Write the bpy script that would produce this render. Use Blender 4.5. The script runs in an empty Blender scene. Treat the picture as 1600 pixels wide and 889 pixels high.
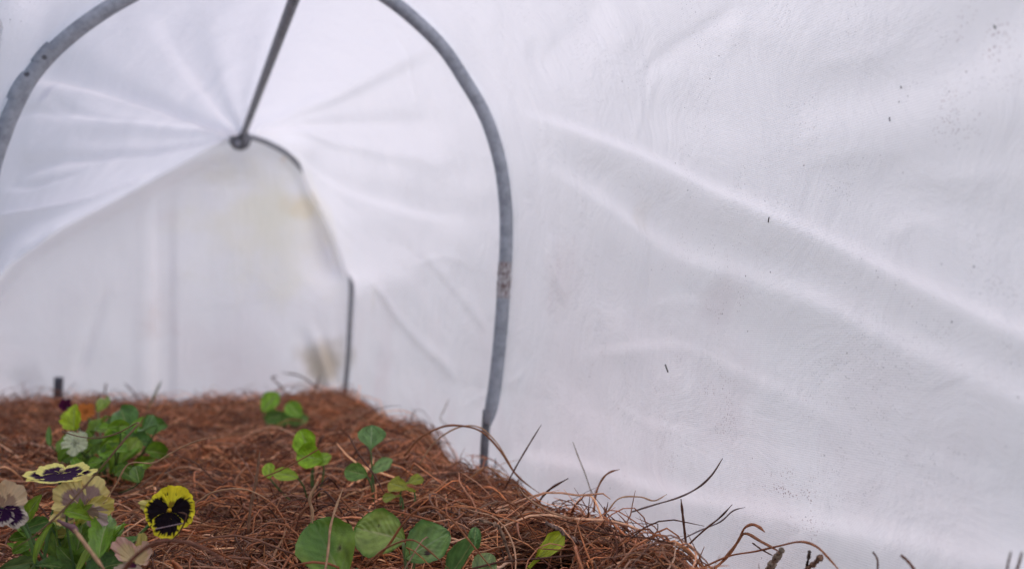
import bpy, math
import numpy as np
from mathutils import Vector
R = math.radians
rng = np.random.default_rng(7)
sc = bpy.context.scene
COL = sc.collection
# ------------------------------------------------------------------ camera
F = 35.0/36.0*1600
YAW, PIT = R(18.2), R(2.04)
CAM = np.array([0.0, 0.0, 0.25])
fwd = np.array([math.sin(YAW)*math.cos(PIT), math.cos(YAW)*math.cos(PIT), math.sin(PIT)])
rgt = np.array([math.cos(YAW), -math.sin(YAW), 0.0])
upv = np.cross(rgt, fwd)
ZUP = np.array([0, 0, 1.0])
def at(px, py, d):
    return CAM + d*(fwd + (px-800)/F*rgt - (py-444.5)/F*upv)
def atY(px, py, Y):
    v = fwd + (px-800)/F*rgt - (py-444.5)/F*upv
    return CAM + v*(Y/v[1])
def proj(P):
    q = P - CAM
    d = q@fwd
    d = np.where(np.abs(d) < 1e-6, 1e-6, d)
    return 800+F*(q@rgt)/d, 444.5-F*(q@upv)/d, d
cam = bpy.data.cameras.new('camera'); co = bpy.data.objects.new('camera', cam); COL.objects.link(co)
co.location = CAM; co.rotation_euler = (R(90)+PIT, 0, -YAW)
cam.lens = 35; cam.sensor_width = 36; cam.clip_start = 0.01; cam.clip_end = 2000
cam.dof.use_dof = True; cam.dof.focus_distance = 1.02; cam.dof.aperture_fstop = 3.8
sc.camera = co
# ------------------------------------------------------------------ helpers
def nrm(v): return v/(np.linalg.norm(v, axis=-1, keepdims=True)+1e-12)
def sm(a, b, x):
    t = np.clip((x-a)/(b-a), 0, 1); return t*t*(3-2*t)
def noise_fn(seed, n=28, f0=1.0, f1=8.0, dim=2):
    r = np.random.default_rng(seed)
    fr = f0*(f1/f0)**r.random(n); dr = nrm(r.normal(size=(n, dim))); ph = r.random(n)*6.283; am = (f0/fr)**0.8
    am /= np.sqrt((am**2).sum()/2)
    def f(*c):
        out = 0
        for i in range(n):
            out = out + am[i]*np.sin(sum(dr[i, k]*c[k] for k in range(dim))*fr[i]*6.283+ph[i])
        return out*0.6
    return f
def mk(name, V, faces, mat, col=None, uv=None, parent=None, origin=None, smooth=True):
    V = np.asarray(V, float).reshape(-1, 3)
    origin = np.zeros(3) if origin is None else np.asarray(origin, float)
    me = bpy.data.meshes.new(name)
    faces = np.asarray(faces, dtype=np.int32); k = faces.shape[1]
    me.vertices.add(len(V)); me.vertices.foreach_set('co', (V-origin).astype(np.float32).ravel())
    me.loops.add(faces.size); me.loops.foreach_set('vertex_index', faces.ravel())
    me.polygons.add(len(faces)); me.polygons.foreach_set('loop_start', np.arange(0, faces.size, k, dtype=np.int32))
    me.polygons.foreach_set('loop_total', np.full(len(faces), k, dtype=np.int32))
    if smooth: me.polygons.foreach_set('use_smooth', np.ones(len(faces), dtype=bool))
    if col is not None:
        a = me.color_attributes.new('Col', 'FLOAT_COLOR', 'POINT')
        c = np.ones((len(V), 4), np.float32); c[:, :3] = np.asarray(col).reshape(-1, 3) if np.ndim(col) > 1 else col
        a.data.foreach_set('color', c.ravel())
    if uv is not None:
        l = me.uv_layers.new(name='UVMap'); l.data.foreach_set('uv', np.asarray(uv, np.float32).reshape(-1, 2)[faces.ravel()].ravel())
    me.update(calc_edges=True); me.validate()
    me.materials.append(mat)
    o = bpy.data.objects.new(name, me); COL.objects.link(o)
    if parent is not None: o.parent = parent
    else: o.location = origin
    return o
def tag(o, label=None, cat=None, group=None, kind=None):
    for k, v in (('label', label), ('category', cat), ('group', group), ('kind', kind)):
        if v: o[k] = v
    return o
def root(name, loc, label, cat, group=None):
    o = bpy.data.objects.new(name, None); COL.objects.link(o); o.location = loc; o.empty_display_size = .01
    return tag(o, label, cat, group)
def gridf(n, m):
    i = np.arange(n-1)[:, None]; j = np.arange(m-1)[None]
    a = i*m+j
    return np.stack([a, a+1, a+m+1, a+m], -1).reshape(-1, 4)
def spline(P, n=8):
    P = np.asarray(P, float)
    if len(P) == 2: return P[0]+(P[1]-P[0])*np.linspace(0, 1, n)[:, None]
    Q = np.vstack([2*P[0]-P[1], P, 2*P[-1]-P[-2]]); out = []
    for i in range(1, len(Q)-2):
        for t in np.linspace(0, 1, n, endpoint=False):
            a, b, c, d = Q[i-1:i+3]
            out.append(.5*((2*b)+(-a+c)*t+(2*a-5*b+4*c-d)*t*t+(-a+3*b-3*c+d)*t**3))
    out.append(Q[-2]); return np.array(out)
def tube_vf(P, rad, sides=8, cap=True, flat=1.0):
    P = np.asarray(P, float); n = len(P); rad = np.broadcast_to(rad, (n,))
    T = nrm(np.gradient(P, axis=0)); u = np.cross(T[0], [0.13, 0.22, 0.97]); u = u/np.linalg.norm(u); V = []
    for i in range(n):
        u = u-T[i]*(u@T[i]); u /= np.linalg.norm(u); w = np.cross(T[i], u)
        a = np.arange(sides)/sides*2*math.pi
        V.append(P[i]+rad[i]*(np.cos(a)[:, None]*u+flat*np.sin(a)[:, None]*w))
    V = np.vstack(V); f = []
    for i in range(n-1):
        for k in range(sides):
            k2 = (k+1) % sides; f.append([i*sides+k, i*sides+k2, (i+1)*sides+k2, (i+1)*sides+k])
    if cap:
        V = np.vstack([V, P[0], P[-1]]); c0 = len(V)-2
        for k in range(sides):
            k2 = (k+1) % sides; f.append([c0, k2, k, k]); f.append([c0+1, (n-1)*sides+k, (n-1)*sides+k2, (n-1)*sides+k2])
    f = np.array(f)
    # caps are written as degenerate quads -> split into tris for a clean mesh
    t = []
    for q in f:
        if q[2] == q[3]: t.append([q[0], q[1], q[2]])
        else: t.append([q[0], q[1], q[2]]); t.append([q[0], q[2], q[3]])
    return V, np.array(t)
def tube(name, P, rad, mat, sides=8, col=None, **kw):
    flat = kw.pop('flat', 1.0)
    V, f = tube_vf(P, rad, sides, flat=flat)
    return mk(name, V, f, mat, col=col, **kw)
# ------------------------------------------------------------------ materials
def newmat(name):
    m = bpy.data.materials.new(name); m.use_nodes = True; nt = m.node_tree; nt.nodes.clear()
    out = nt.nodes.new('ShaderNodeOutputMaterial'); return m, nt, out
class N:
    def __init__(s, nt): s.nt = nt
    def __call__(s, t, **kw):
        n = s.nt.nodes.new('ShaderNode'+t)
        for k, v in kw.items():
            if k.startswith('i_'):
                key = k[2:].replace('_', ' ')
                s.put(n.inputs[int(key)] if key.isdigit() else n.inputs[key], v)
            else: setattr(n, k, v)
        return n
    def put(s, inp, v):
        if isinstance(v, bpy.types.NodeSocket): s.nt.links.new(v, inp)
        elif isinstance(v, bpy.types.Node): s.nt.links.new(v.outputs[0], inp)
        else: inp.default_value = v
    def math(s, op, a, b=0.0, c=0.0):
        n = s.nt.nodes.new('ShaderNodeMath'); n.operation = op
        s.put(n.inputs[0], a); s.put(n.inputs[1], b); s.put(n.inputs[2], c); return n.outputs[0]
    def ramp(s, v, a, b, lo=0.0, hi=1.0):
        n = s.nt.nodes.new('ShaderNodeMapRange'); s.put(n.inputs[0], v)
        n.inputs[1].default_value = a; n.inputs[2].default_value = b; n.inputs[3].default_value = lo; n.inputs[4].default_value = hi
        n.interpolation_type = 'SMOOTHSTEP'; return n.outputs[0]
    def mix(s, f, a, b, bt='MIX'):
        n = s.nt.nodes.new('ShaderNodeMix'); n.data_type = 'RGBA'; n.blend_type = bt
        s.put(n.inputs[0], f); s.put(n.inputs[6], a); s.put(n.inputs[7], b); return n.outputs[2]
def vcol_mat(name, rough=.6, trans=0.0, spec=.3, bump=0.0, bscale=900, var=.15, sheen=0):
    m, nt, out = newmat(name); n = N(nt)
    a = n('VertexColor', layer_name='Col')
    tc = n('TexCoord'); no = n('TexNoise', i_Vector=tc.outputs['Object'], i_Scale=bscale*.3, i_Detail=3.0)
    c = n.mix(n.ramp(no.outputs[0], .3, .7, 0, var), a.outputs[0], (0.0, 0.0, 0.0, 1))
    p = n('BsdfPrincipled', i_Base_Color=c, i_Roughness=rough); p.inputs['Specular IOR Level'].default_value = spec
    if bump:
        nb = n('TexNoise', i_Vector=tc.outputs['Object'], i_Scale=bscale, i_Detail=4.0)
        b = n('Bump', i_Height=nb.outputs[0], i_Strength=bump, i_Distance=.0006); n.put(p.inputs['Normal'], b)
    if trans:
        t = n('BsdfTranslucent', i_Color=c); mx = n('MixShader', i_0=trans); n.put(mx.inputs[1], p); n.put(mx.inputs[2], t); n.put(out.inputs[0], mx)
    else: n.put(out.inputs[0], p)
    return m
M_leaf = vcol_mat('leaf_tissue', rough=.4, trans=.16, spec=.45, bump=.9, bscale=500)
M_petal = vcol_mat('petal_tissue', rough=.7, trans=.12, spec=.15, bump=.35, bscale=700, var=.06)
M_stem = vcol_mat('stem_tissue', rough=.5, spec=.3)
M_needle = vcol_mat('dry_pine_needle', rough=.55, spec=.2, var=.3, bscale=500)
M_twig = vcol_mat('twig_bark', rough=.85, spec=.15, var=.6, bump=1.0, bscale=700)

def fabric_mat(name, stains, patches=()):
    m, nt, out = newmat(name); n = N(nt)
    uv = n('UVMap'); tc = n('TexCoord'); P = tc.outputs['Object']
    sep = n('SeparateXYZ', i_0=uv.outputs[0]); s_, y_ = sep.outputs[0], sep.outputs[1]
    # woven threads
    wob = n('TexNoise', i_Vector=uv.outputs[0], i_Scale=6.0, i_Detail=2.0)
    sw = n.math('ADD', s_, n.math('MULTIPLY', wob.outputs[0], .0045)); yw = n.math('ADD', y_, n.math('MULTIPLY', wob.outputs[0], .006))
    a = n.math('SINE', n.math('MULTIPLY', sw, 2*math.pi/.0021)); b = n.math('SINE', n.math('MULTIPLY', yw, 2*math.pi/.0034))
    weave = n.math('ADD', a, n.math('MULTIPLY', n.math('MULTIPLY', a, b), .8))
    # crumple
    cr = n('TexNoise', i_Vector=P, i_Scale=9.0, i_Detail=7.0, i_Roughness=.62); cr.inputs['Distortion'].default_value = .8
    cr2 = n('TexNoise', i_Vector=P, i_Scale=3.0, i_Detail=3.0)
    mp = n('Mapping', i_Vector=P); mp.inputs['Scale'].default_value = (14, 14, 3.0); mp.inputs['Rotation'].default_value = (.25, .1, 0)
    st = n('TexNoise', i_Vector=mp.outputs[0], i_Scale=1.0, i_Detail=4.0, i_Roughness=.55)
    h = n.math('ADD', n.math('MULTIPLY', cr.outputs[0], .012), n.math('MULTIPLY', n.math('MULTIPLY', st.outputs[0], cr2.outputs[0]), .02))
    b1 = n('Bump', i_Height=h, i_Strength=.55, i_Distance=1.0)
    b2 = n('Bump', i_Height=weave, i_Strength=.2, i_Distance=.0006); n.put(b2.inputs['Normal'], b1)
    # colour: white cloth with a patchy pinkish tint, stronger towards the bottom
    base = (0.915, 0.865, 0.875, 1)
    c = n.mix(n.ramp(weave, -1.6, 1.2, .10, 0), base, (.55, .55, .60, 1))
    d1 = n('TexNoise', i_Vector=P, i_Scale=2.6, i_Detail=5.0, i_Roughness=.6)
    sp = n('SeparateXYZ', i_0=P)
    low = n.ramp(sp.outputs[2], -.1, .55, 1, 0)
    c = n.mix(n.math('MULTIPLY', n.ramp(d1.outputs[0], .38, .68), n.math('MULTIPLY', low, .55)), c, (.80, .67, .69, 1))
    # fine dirt dashes, gathered in patches
    for sc_, thr, msk, k in ((170, .13, .56, .55), (75, .085, .47, .85), (420, .26, .52, .55)):
        v = n('TexVoronoi', i_Vector=P, i_Scale=float(sc_)); pm = n('TexNoise', i_Vector=P, i_Scale=5.0+sc_*.02, i_Detail=3.0)
        hit = n.math('MULTIPLY', n.ramp(v.outputs['Distance'], thr*.6, thr, 1, 0), n.ramp(pm.outputs[0], msk, msk+.09))
        rr = n('SeparateColor', i_0=v.outputs['Color']); hit = n.math('MULTIPLY', hit, n.ramp(rr.outputs[0], .55, .75))
        c = n.mix(n.math('MULTIPLY', hit, k), c, (.16, .12, .13, 1))
    # small patches thick with reddish dirt dashes
    v = n('TexVoronoi', i_Vector=P, i_Scale=330.0); rr = n('SeparateColor', i_0=v.outputs['Color'])
    v2 = n('TexVoronoi', i_Vector=P, i_Scale=150.0); r2 = n('SeparateColor', i_0=v2.outputs['Color'])
    pn = n('TexNoise', i_Vector=P, i_Scale=38.0, i_Detail=3.0)
    dash = n.math('MAXIMUM', n.math('MULTIPLY', n.ramp(v.outputs['Distance'], .2, .34, 1, 0), n.ramp(rr.outputs[0], .35, .5)), n.math('MULTIPLY', n.ramp(v2.outputs['Distance'], .12, .2, 1, 0), n.ramp(r2.outputs[0], .5, .6)))
    dash = n.math('MULTIPLY', dash, n.ramp(pn.outputs[0], .44, .6))
    for pos, rad, amt in patches:
        dv = n('VectorMath', operation='DISTANCE', i_0=P, i_1=pos)
        c = n.mix(n.math('MULTIPLY', n.math('MULTIPLY', n.ramp(dv.outputs['Value'], rad*.3, rad, 1, 0), dash), amt), c, (.30, .18, .18, 1))
    # larger stains of a shape of their own, and the painted fold shading
    for (x, y, z), rad, colr, amt in stains:
        dv = n('VectorMath', operation='DISTANCE', i_0=P, i_1=(x, y, z)); wn = n('TexNoise', i_Vector=P, i_Scale=11.0, i_Detail=5.0)
        dd = n.math('ADD', dv.outputs['Value'], n.math('MULTIPLY', n.math('SUBTRACT', wn.outputs[0], .5), rad*1.4))
        c = n.mix(n.math('MULTIPLY', n.ramp(dd, rad*.15, rad, 1, 0), amt), c, colr+(1,))
    df = n('BsdfDiffuse', i_Color=c, i_Normal=b2.outputs[0]); tr = n('BsdfTranslucent', i_Color=c, i_Normal=b2.outputs[0])
    mx = n('MixShader', i_0=.5); n.put(mx.inputs[1], df); n.put(mx.inputs[2], tr)
    gl = n('BsdfGlossy', i_Roughness=.5, i_Normal=b2.outputs[0]); gl.inputs[0].default_value = (1, 1, 1, 1)
    m2 = n('MixShader', i_0=.035); n.put(m2.inputs[1], mx); n.put(m2.inputs[2], gl); n.put(out.inputs[0], m2)
    return m

def metal_mat(name, base, dark):
    m, nt, out = newmat(name); n = N(nt); tc = n('TexCoord')
    n1 = n('TexNoise', i_Vector=tc.outputs['Object'], i_Scale=55.0, i_Detail=6.0, i_Roughness=.7)
    n2 = n('TexNoise', i_Vector=tc.outputs['Object'], i_Scale=260.0, i_Detail=3.0)
    v = n('TexVoronoi', i_Vector=tc.outputs['Object'], i_Scale=38.0); rr = n('SeparateColor', i_0=v.outputs['Color'])
    pit = n.math('MULTIPLY', n.ramp(v.outputs['Distance'], .10, .2, 1, 0), n.ramp(rr.outputs[0], .80, .85))
    c = n.mix(n.ramp(n1.outputs[0], .35, .7), base+(1,), dark+(1,))
    c = n.mix(n.math('MULTIPLY', pit, .8), c, (.05, .045, .05, 1))
    b = n('Bump', i_Height=n2.outputs[0], i_Strength=.25, i_Distance=.0005)
    p = n('BsdfPrincipled', i_Base_Color=c, i_Metallic=.35, i_Roughness=n.ramp(n2.outputs[0], .2, .8, .38, .6), i_Normal=b.outputs[0])
    n.put(out.inputs[0], p); return m
M_conduit = metal_mat('galvanised_steel', (.44, .47, .52), (.28, .30, .34))
M_far = metal_mat('dull_grey_steel', (.32, .33, .35), (.2, .205, .22))
M_pole = metal_mat('weathered_steel', (.20, .205, .225), (.11, .113, .125))

def soil_mat():
    m, nt, out = newmat('dark_bed_soil'); n = N(nt); tc = n('TexCoord')
    a = n('TexNoise', i_Vector=tc.outputs['Object'], i_Scale=60.0, i_Detail=8.0, i_Roughness=.7)
    c = n.mix(n.ramp(a.outputs[0], .3, .7), (.07, .028, .014, 1), (.22, .085, .035, 1))
    b = n('Bump', i_Height=a.outputs[0], i_Strength=.8, i_Distance=.01)
    p = n('BsdfPrincipled', i_Base_Color=c, i_Roughness=.9, i_Normal=b.outputs[0]); n.put(out.inputs[0], p); return m
def grass_mat():
    m, nt, out = newmat('lawn'); n = N(nt); tc = n('TexCoord')
    a = n('TexNoise', i_Vector=tc.outputs['Object'], i_Scale=3.0, i_Detail=10.0, i_Roughness=.7)
    c = n.mix(n.ramp(a.outputs[0], .35, .65), (.09, .10, .05, 1), (.22, .20, .13, 1))
    p = n('BsdfPrincipled', i_Base_Color=c, i_Roughness=.95); n.put(out.inputs[0], p); return m

# ------------------------------------------------------------------ hoops
YF, YE = 1.6, 3.2
GZ = -0.13
fpx = [(189, 2), (150, 26), (112, 54), (75, 88), (45, 125), (20, 172), (3, 215), (-12, 262), (-24, 330), (-30, 420), (-28, 520), (-20, 640), (-12, 760)]
fpt = [(612, 2), (684, 66), (727, 127), (760, 186), (781, 253), (790, 321), (791, 380), (788, 439), (782, 523), (775, 591), (769, 630), (762, 664)]
ftop = [(252, -30), (330, -52), (400, -61), (470, -54), (545, -34)]
frontL = [atY(*p, YF) for p in fpx]; frontT = [atY(*p, YF) for p in ftop]; frontR = [atY(*p, YF) for p in fpt]
front = np.array(frontL[::-1]+frontT+frontR)
epx_r = [(378, 213), (400, 217), (425, 227), (455, 246), (490, 288), (520, 340), (540, 390), (549, 440), (547, 500), (544, 560), (540, 605), (536, 665)]
epx_l = [(350, 217), (300, 232), (250, 265), (200, 320), (150, 395), (115, 480), (97, 560), (92, 665)]
endc = np.array([atY(*p, YE+.07*min(1, (i+1)/2)) for i, p in enumerate(epx_l)][::-1]+[atY(*p, YE) for p in epx_r])

hoop = root('conduit_hoop', (0.12, YF, GZ), 'large grey galvanised hoop in front, its right leg standing beside the pine straw', 'hoop', 'hoops holding up the row cover')
O = np.array([0.12, YF, GZ])
fs = spline(front, 8)
r_f = np.full(len(fs), .0116)
r_f[-8:] = [.0114, .0111, .0105, .0098, .009, .008, .007, .006]
tube('conduit', fs, r_f, M_conduit, 20, parent=hoop, origin=O)
st = np.array([atY(761, 640, YF+.006), atY(757, 700, YF+.004), atY(755, 760, YF)]); st = spline(st, 6)
tube('ground_rod', st, .0072, M_pole, 14, parent=hoop, origin=O)
lt = spline(np.array([atY(782, 523, YF), atY(775, 591, YF), atY(768, 640, YF), atY(760, 662, YF)]), 5)
# worn paper label wrapped round the tube
def wrap(name, c0, c1, rad, a0, a1, mat, col, parent, origin):
    na, nl = 14, 16; ax = nrm(c1-c0); u = nrm(np.cross(ax, fwd)); w = np.cross(ax, u); V = []; C = []
    rr = np.random.default_rng(3)
    for i in range(nl):
        for j in range(na):
            a = a0+(a1-a0)*j/(na-1)+.15*math.sin(i*1.7); V.append(c0+(c1-c0)*i/(nl-1)+rad*(math.cos(a)*u+math.sin(a)*w))
            k = rr.random(); C.append(np.array(col)*(0.75+.4*k) if k > .35 else np.array([.22, .15, .14]))
    return mk(name, V, gridf(nl, na), mat, col=np.array(C), parent=parent, origin=origin)
M_paper = vcol_mat('worn_paper', rough=.8, var=.3)
lab = wrap('worn_sticker', atY(789.5, 410, YF), atY(786, 466, YF), .0123, .2, 2.9, M_paper, (.62, .60, .61), hoop, O)
tag(lab, 'torn pale sticker with brown scuffs on the right leg of the hoop')
# pieces of tape clamped to the tube at upper left
for k, (a, b) in enumerate((((86, 77), (62, 104)), ((48, 121), (26, 160)))):
    P = spline(np.array([atY(*a, YF), atY((a[0]+b[0])/2-1, (a[1]+b[1])/2-1.5, YF), atY(*b, YF)]), 4)
    P = P + np.array([-.003, 0, .002])
    t = tube('tape_wrap', P, .0127*np.array([.9, 1, 1.02, 1, 1, 1.03, 1, .98, .9]), M_conduit, 16, parent=hoop, origin=O)

OE = np.array([.12, YE, GZ])
eh = root('conduit_hoop.001', OE, 'thin dark hoop at the far end with only its crown and right leg showing', 'hoop', 'hoops holding up the row cover')
tube('conduit', spline(endc, 7), .0082, M_far, 14, parent=eh, origin=OE)

# ridge pole
pa = atY(378, 214, YE-.03); pb = atY(470, -54, YF)+np.array([0, 0, -.022]); dr = nrm(pb-pa)
pa = pa+np.array([0, 0, -.004])
rp = root('ridge_pole', pa, 'straight dark steel pole running under the top of the cover to the far hoop', 'pole')
tube('pole', np.array([pa+dr*t for t in np.linspace(0, 3.5, 12)]), .0101, M_pole, 16, parent=rp, origin=pa)
kn = []
for k in np.linspace(0, 1, 9): kn.append(pa+dr*(.006+k*.046)+np.array([-.007, 0, -.009]))
tube('end_clamp', np.array(kn), np.array([.016, .027, .034, .031, .029, .033, .028, .021, .012]), M_pole, 12, parent=rp, origin=pa)
bq = pa+dr*.03+np.array([-.012, -.020, -.022])
tube('bolt_head', np.array([bq, bq+np.array([-.004, -.014, -.008])]), .007, M_conduit, 6, parent=rp, origin=pa)
bx = pa+dr*.42+np.array([0, 0, -.0095])
tube('screw', np.array([bx, bx+np.array([0, -.002, -.004])]), .004, M_pole, 8, parent=rp, origin=pa)

stk = np.array([atY(92, 589, 3.08), atY(91, 612, 3.08), atY(90, 665, 3.08)])
M_stake = metal_mat('grey_stake_steel', (.13, .135, .16), (.08, .08, .1))
s_ = tube('ground_stake', spline(stk, 4), .0125, M_stake, 12, origin=stk[-1])
tag(s_, 'short dark grey stake poking out of the straw at the far left end', 'stake')

# ------------------------------------------------------------------ cover
def resample(P, n):
    P = np.asarray(P); s = np.r_[0, np.cumsum(np.linalg.norm(np.diff(P, axis=0), axis=1))]
    t = np.linspace(0, s[-1], n); return np.stack([np.interp(t, s, P[:, k]) for k in range(P.shape[1])], 1)
def offset(P, d):       # outward in the XZ plane, curve running left foot -> top -> right foot
    T = nrm(np.gradient(P, axis=0)); Nn = np.stack([-T[:, 1], T[:, 0]], 1); return P+Nn*np.asarray(d)[..., None]
xz = lambda A: np.asarray(A)[:, [0, 2]]
fr_c = spline(np.vstack([front[:-2], [atY(773, 610, YF)]]), 6)
f2 = xz(fr_c); ia = int(np.argmax(f2[:, 1]))
f2o = offset(f2, np.full(len(f2), .0150))
skirtR = np.array([[.512, .03], [.520, -.06], [.556, GZ-.012]]); skirtL = np.array([[-.36, GZ-.012], [-.335, -.03], [-.315, .03]])
fl = np.vstack([skirtL, f2o[:ia+1][(f2o[:ia+1, 1] > .05)]]); frr = np.vstack([f2o[ia:][f2o[ia:, 1] > .05], skirtR])
NT = 230
secF = np.vstack([resample(fl, NT), resample(frr, NT)[1:]])
# end section : right side follows the hoop, left side is pulled straight from the apex
e2 = xz(spline(np.array([atY(*p, YE) for p in epx_r]), 6)); offs = np.full(len(e2), .0165)
pxr = proj(np.array([[a, YE, b] for a, b in e2]))
offs -= .042*np.exp(-((pxr[1]-350)/88)**6)
e2o = offset(e2, offs); e2o[0] = e2[0]+[0, .015]
er = np.vstack([e2o[e2o[:, 1] > .03], [[e2o[-1, 0]+.0, .0], [.53, -.06], [.556, GZ-.012]]])
elp = [(372, 208), (330, 228), (280, 256), (200, 300), (100, 352), (20, 405), (-32, 480), (-40, 560), (-30, 640), (-30, 672)]
el = xz(spline(np.array([atY(*p, YE) for p in elp]), 5)); el = np.vstack([[e2[0]+[0, .015]], el])[::-1]
el = np.vstack([[[el[0, 0]-.03, GZ-.012]], el[el[:, 1] > GZ+.01]])
secE = np.vstack([resample(el, NT), resample(er, NT)[1:]])
NTT = len(secF)
ys = np.r_[np.linspace(-.35, .25, 40, endpoint=False), np.linspace(.25, 1.6, 250, endpoint=False), np.linspace(1.6, YE+.02, 230)]
NY = len(ys)
w = sm(1.56, YE, ys)*0+np.clip((ys-YF)/(YE-YF), 0, 1)
S = secF[None]*(1-w[:, None, None])+secE[None]*w[:, None, None]
# near half: the cloth leans outwards between hoops
side = np.linspace(-1, 1, NTT)
nearw = sm(1.6, .5, ys)[:, None] if False else (1-sm(.3, 1.6, ys))[:, None]
hgt = np.clip((S[..., 1]-GZ)/.9, 0, 1)
S[..., 0] += nearw*np.sign(side)*.030*np.sin(hgt*math.pi)
S[..., 0] += (1-sm(1.0, 1.5, ys))[:, None]*.036*np.exp(-((S[..., 1]+.02)/.22)**2)*(side > 0)
sag = np.sin(np.clip((ys-YF)/(YE-YF), 0, 1)*math.pi)[:, None]
cx = .12
S[..., 0] = cx+(S[..., 0]-cx)*(1-.020*sag*hgt)
S[..., 1] = S[..., 1]-.014*sag*hgt
P0 = np.stack([S[..., 0], np.broadcast_to(ys[:, None], S.shape[:2]), S[..., 1]], -1)
ds = np.r_[[np.zeros(NY)], np.linalg.norm(np.diff(P0, axis=1), axis=2).T].T
sarc = np.cumsum(ds, 1); sarc -= sarc[:, NT-1:NT]
SS, YY = sarc, np.broadcast_to(ys[:, None], sarc.shape)
PX, PY, PD = proj(P0.reshape(-1, 3)); PX = PX.reshape(SS.shape); PY = PY.reshape(SS.shape); PD = PD.reshape(SS.shape)
ok = PD > .2
def to_param(p):
    d = (PX-p[0])**2+(PY-p[1])**2; d = np.where(ok, d, 1e12); i = int(np.argmin(d)); return np.array([SS.flat[i], YY.flat[i]])
disp = np.zeros(SS.shape)
def seg_dist(Q, a, b):
    ab = b-a; L2 = ab@ab+1e-12; t = np.clip(((Q[..., 0]-a[0])*ab[0]+(Q[..., 1]-a[1])*ab[1])/L2, 0, 1)
    dx = Q[..., 0]-(a[0]+t*ab[0]); dy = Q[..., 1]-(a[1]+t*ab[1])
    return np.hypot(dx, dy), np.sign(ab[0]*dy-ab[1]*dx), t
QQ = np.stack([SS, YY], -1)
def fold(pts, h, w1, w2=None, fade=(0.12, 0.12), grow=False):
    """a ridge standing into the tunnel along a line on the cloth; w1 below / w2 above the line"""
    global disp
    w2 = w2 or w1
    C = [to_param(p) for p in pts]; C = spline(np.array(C), 5)
    best = np.full(SS.shape, 1e9); sg = np.zeros(SS.shape); tt = np.zeros(SS.shape); n = len(C)-1
    for i in range(n):
        d, s, t = seg_dist(QQ, C[i], C[i+1]); m = d < best
        best = np.where(m, d, best); sg = np.where(m, s, sg); tt = np.where(m, (i+t)/n, tt)
    ww = np.where(sg > 0, w1, w2)
    if grow: ww = ww*(.25+1.0*tt)
    e = sm(0, max(fade[0], 1e-4), tt)*(1-sm(1-max(fade[1], 1e-4), 1, tt)*(1 if fade[1] > 0 else 0))
    if fade[0] == 0: e = np.where(tt <= 0, 1, e) if False else (1-sm(1-max(fade[1], 1e-4), 1, tt)*(1 if fade[1] > 0 else 0))
    disp = disp+h*e*np.exp(-(best/ww)**2*.9)
A = (378, 212)
# radiating from the far apex
fold([A, (240, 165), (110, 122), (0, 100)], .020, .040, .016, (.05, .2), True)
fold([A, (230, 205), (60, 205)], -.017, .035, .03, (.05, .3), True)
fold([A, (200, 240), (60, 255), (0, 262)], .015, .022, .03, (.05, .2), True)
fold([A, (280, 262), (200, 302), (100, 358), (0, 425)], .016, .020, .035, (.03, .1), True)
fold([(260, 262), (200, 290), (130, 316), (60, 332), (0, 345)], -.028, .008, .03, (.2, 0))
fold([(150, 372), (90, 395), (0, 450)], -.014, .012, .03, (.2, .1))
fold([A, (300, 110), (240, 0)], .008, .05, .02, (.05, .2), True)
fold([A, (345, 100), (330, 0)], -.006, .04, .03, (.05, .2), True)
fold([(395, 212), (500, 165), (600, 112), (700, 60)], -.011, .012, .045, (.05, .25), True)
fold([(395, 212), (560, 190), (760, 190)], .008, .030, .02, (.05, .25), True)
fold([(400, 216), (560, 232), (740, 262)], -.007, .02, .028, (.05, .25), True)
fold([(440, 240), (540, 288), (640, 318), (760, 345)], .011, .02, .04, (.08, .3))
fold([(560, 430), (640, 520), (720, 600)], -.006, .010, .02, (.2, .2))
fold([(640, 380), (720, 470), (760, 520)], -.004, .010, .02, (.2, .2))
# long folds of the right wall
fold([(800, 178), (900, 213), (1000, 258), (1100, 308), (1200, 353), (1300, 400), (1400, 450), (1500, 500), (1600, 548), (1680, 590)], -.017, .050, .0115, (.12, 0))
fold([(800, 190), (900, 250), (1020, 320), (1150, 385), (1300, 455), (1450, 530), (1600, 598)], .003, .022, .022, (.12, 0))
fold([(820, 250), (950, 340), (1050, 405), (1150, 448), (1250, 485), (1400, 560), (1600, 650)], -.014, .055, .018, (.12, 0))
fold([(980, 430), (1150, 500), (1300, 560), (1600, 720)], .005, .04, .04, (.2, 0))
fold([(900, 560), (990, 543), (1070, 545), (1150, 578), (1260, 632), (1360, 690)], -.0028, .016, .005, (.15, .25))
fold([(780, 712), (900, 742), (1000, 770), (1100, 793), (1250, 826), (1400, 858), (1600, 905)], -.010, .030, .016, (.12, 0))
fold([(860, 360), (862, 420), (890, 480)], -.003, .008, .01, (.2, .2))
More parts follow.
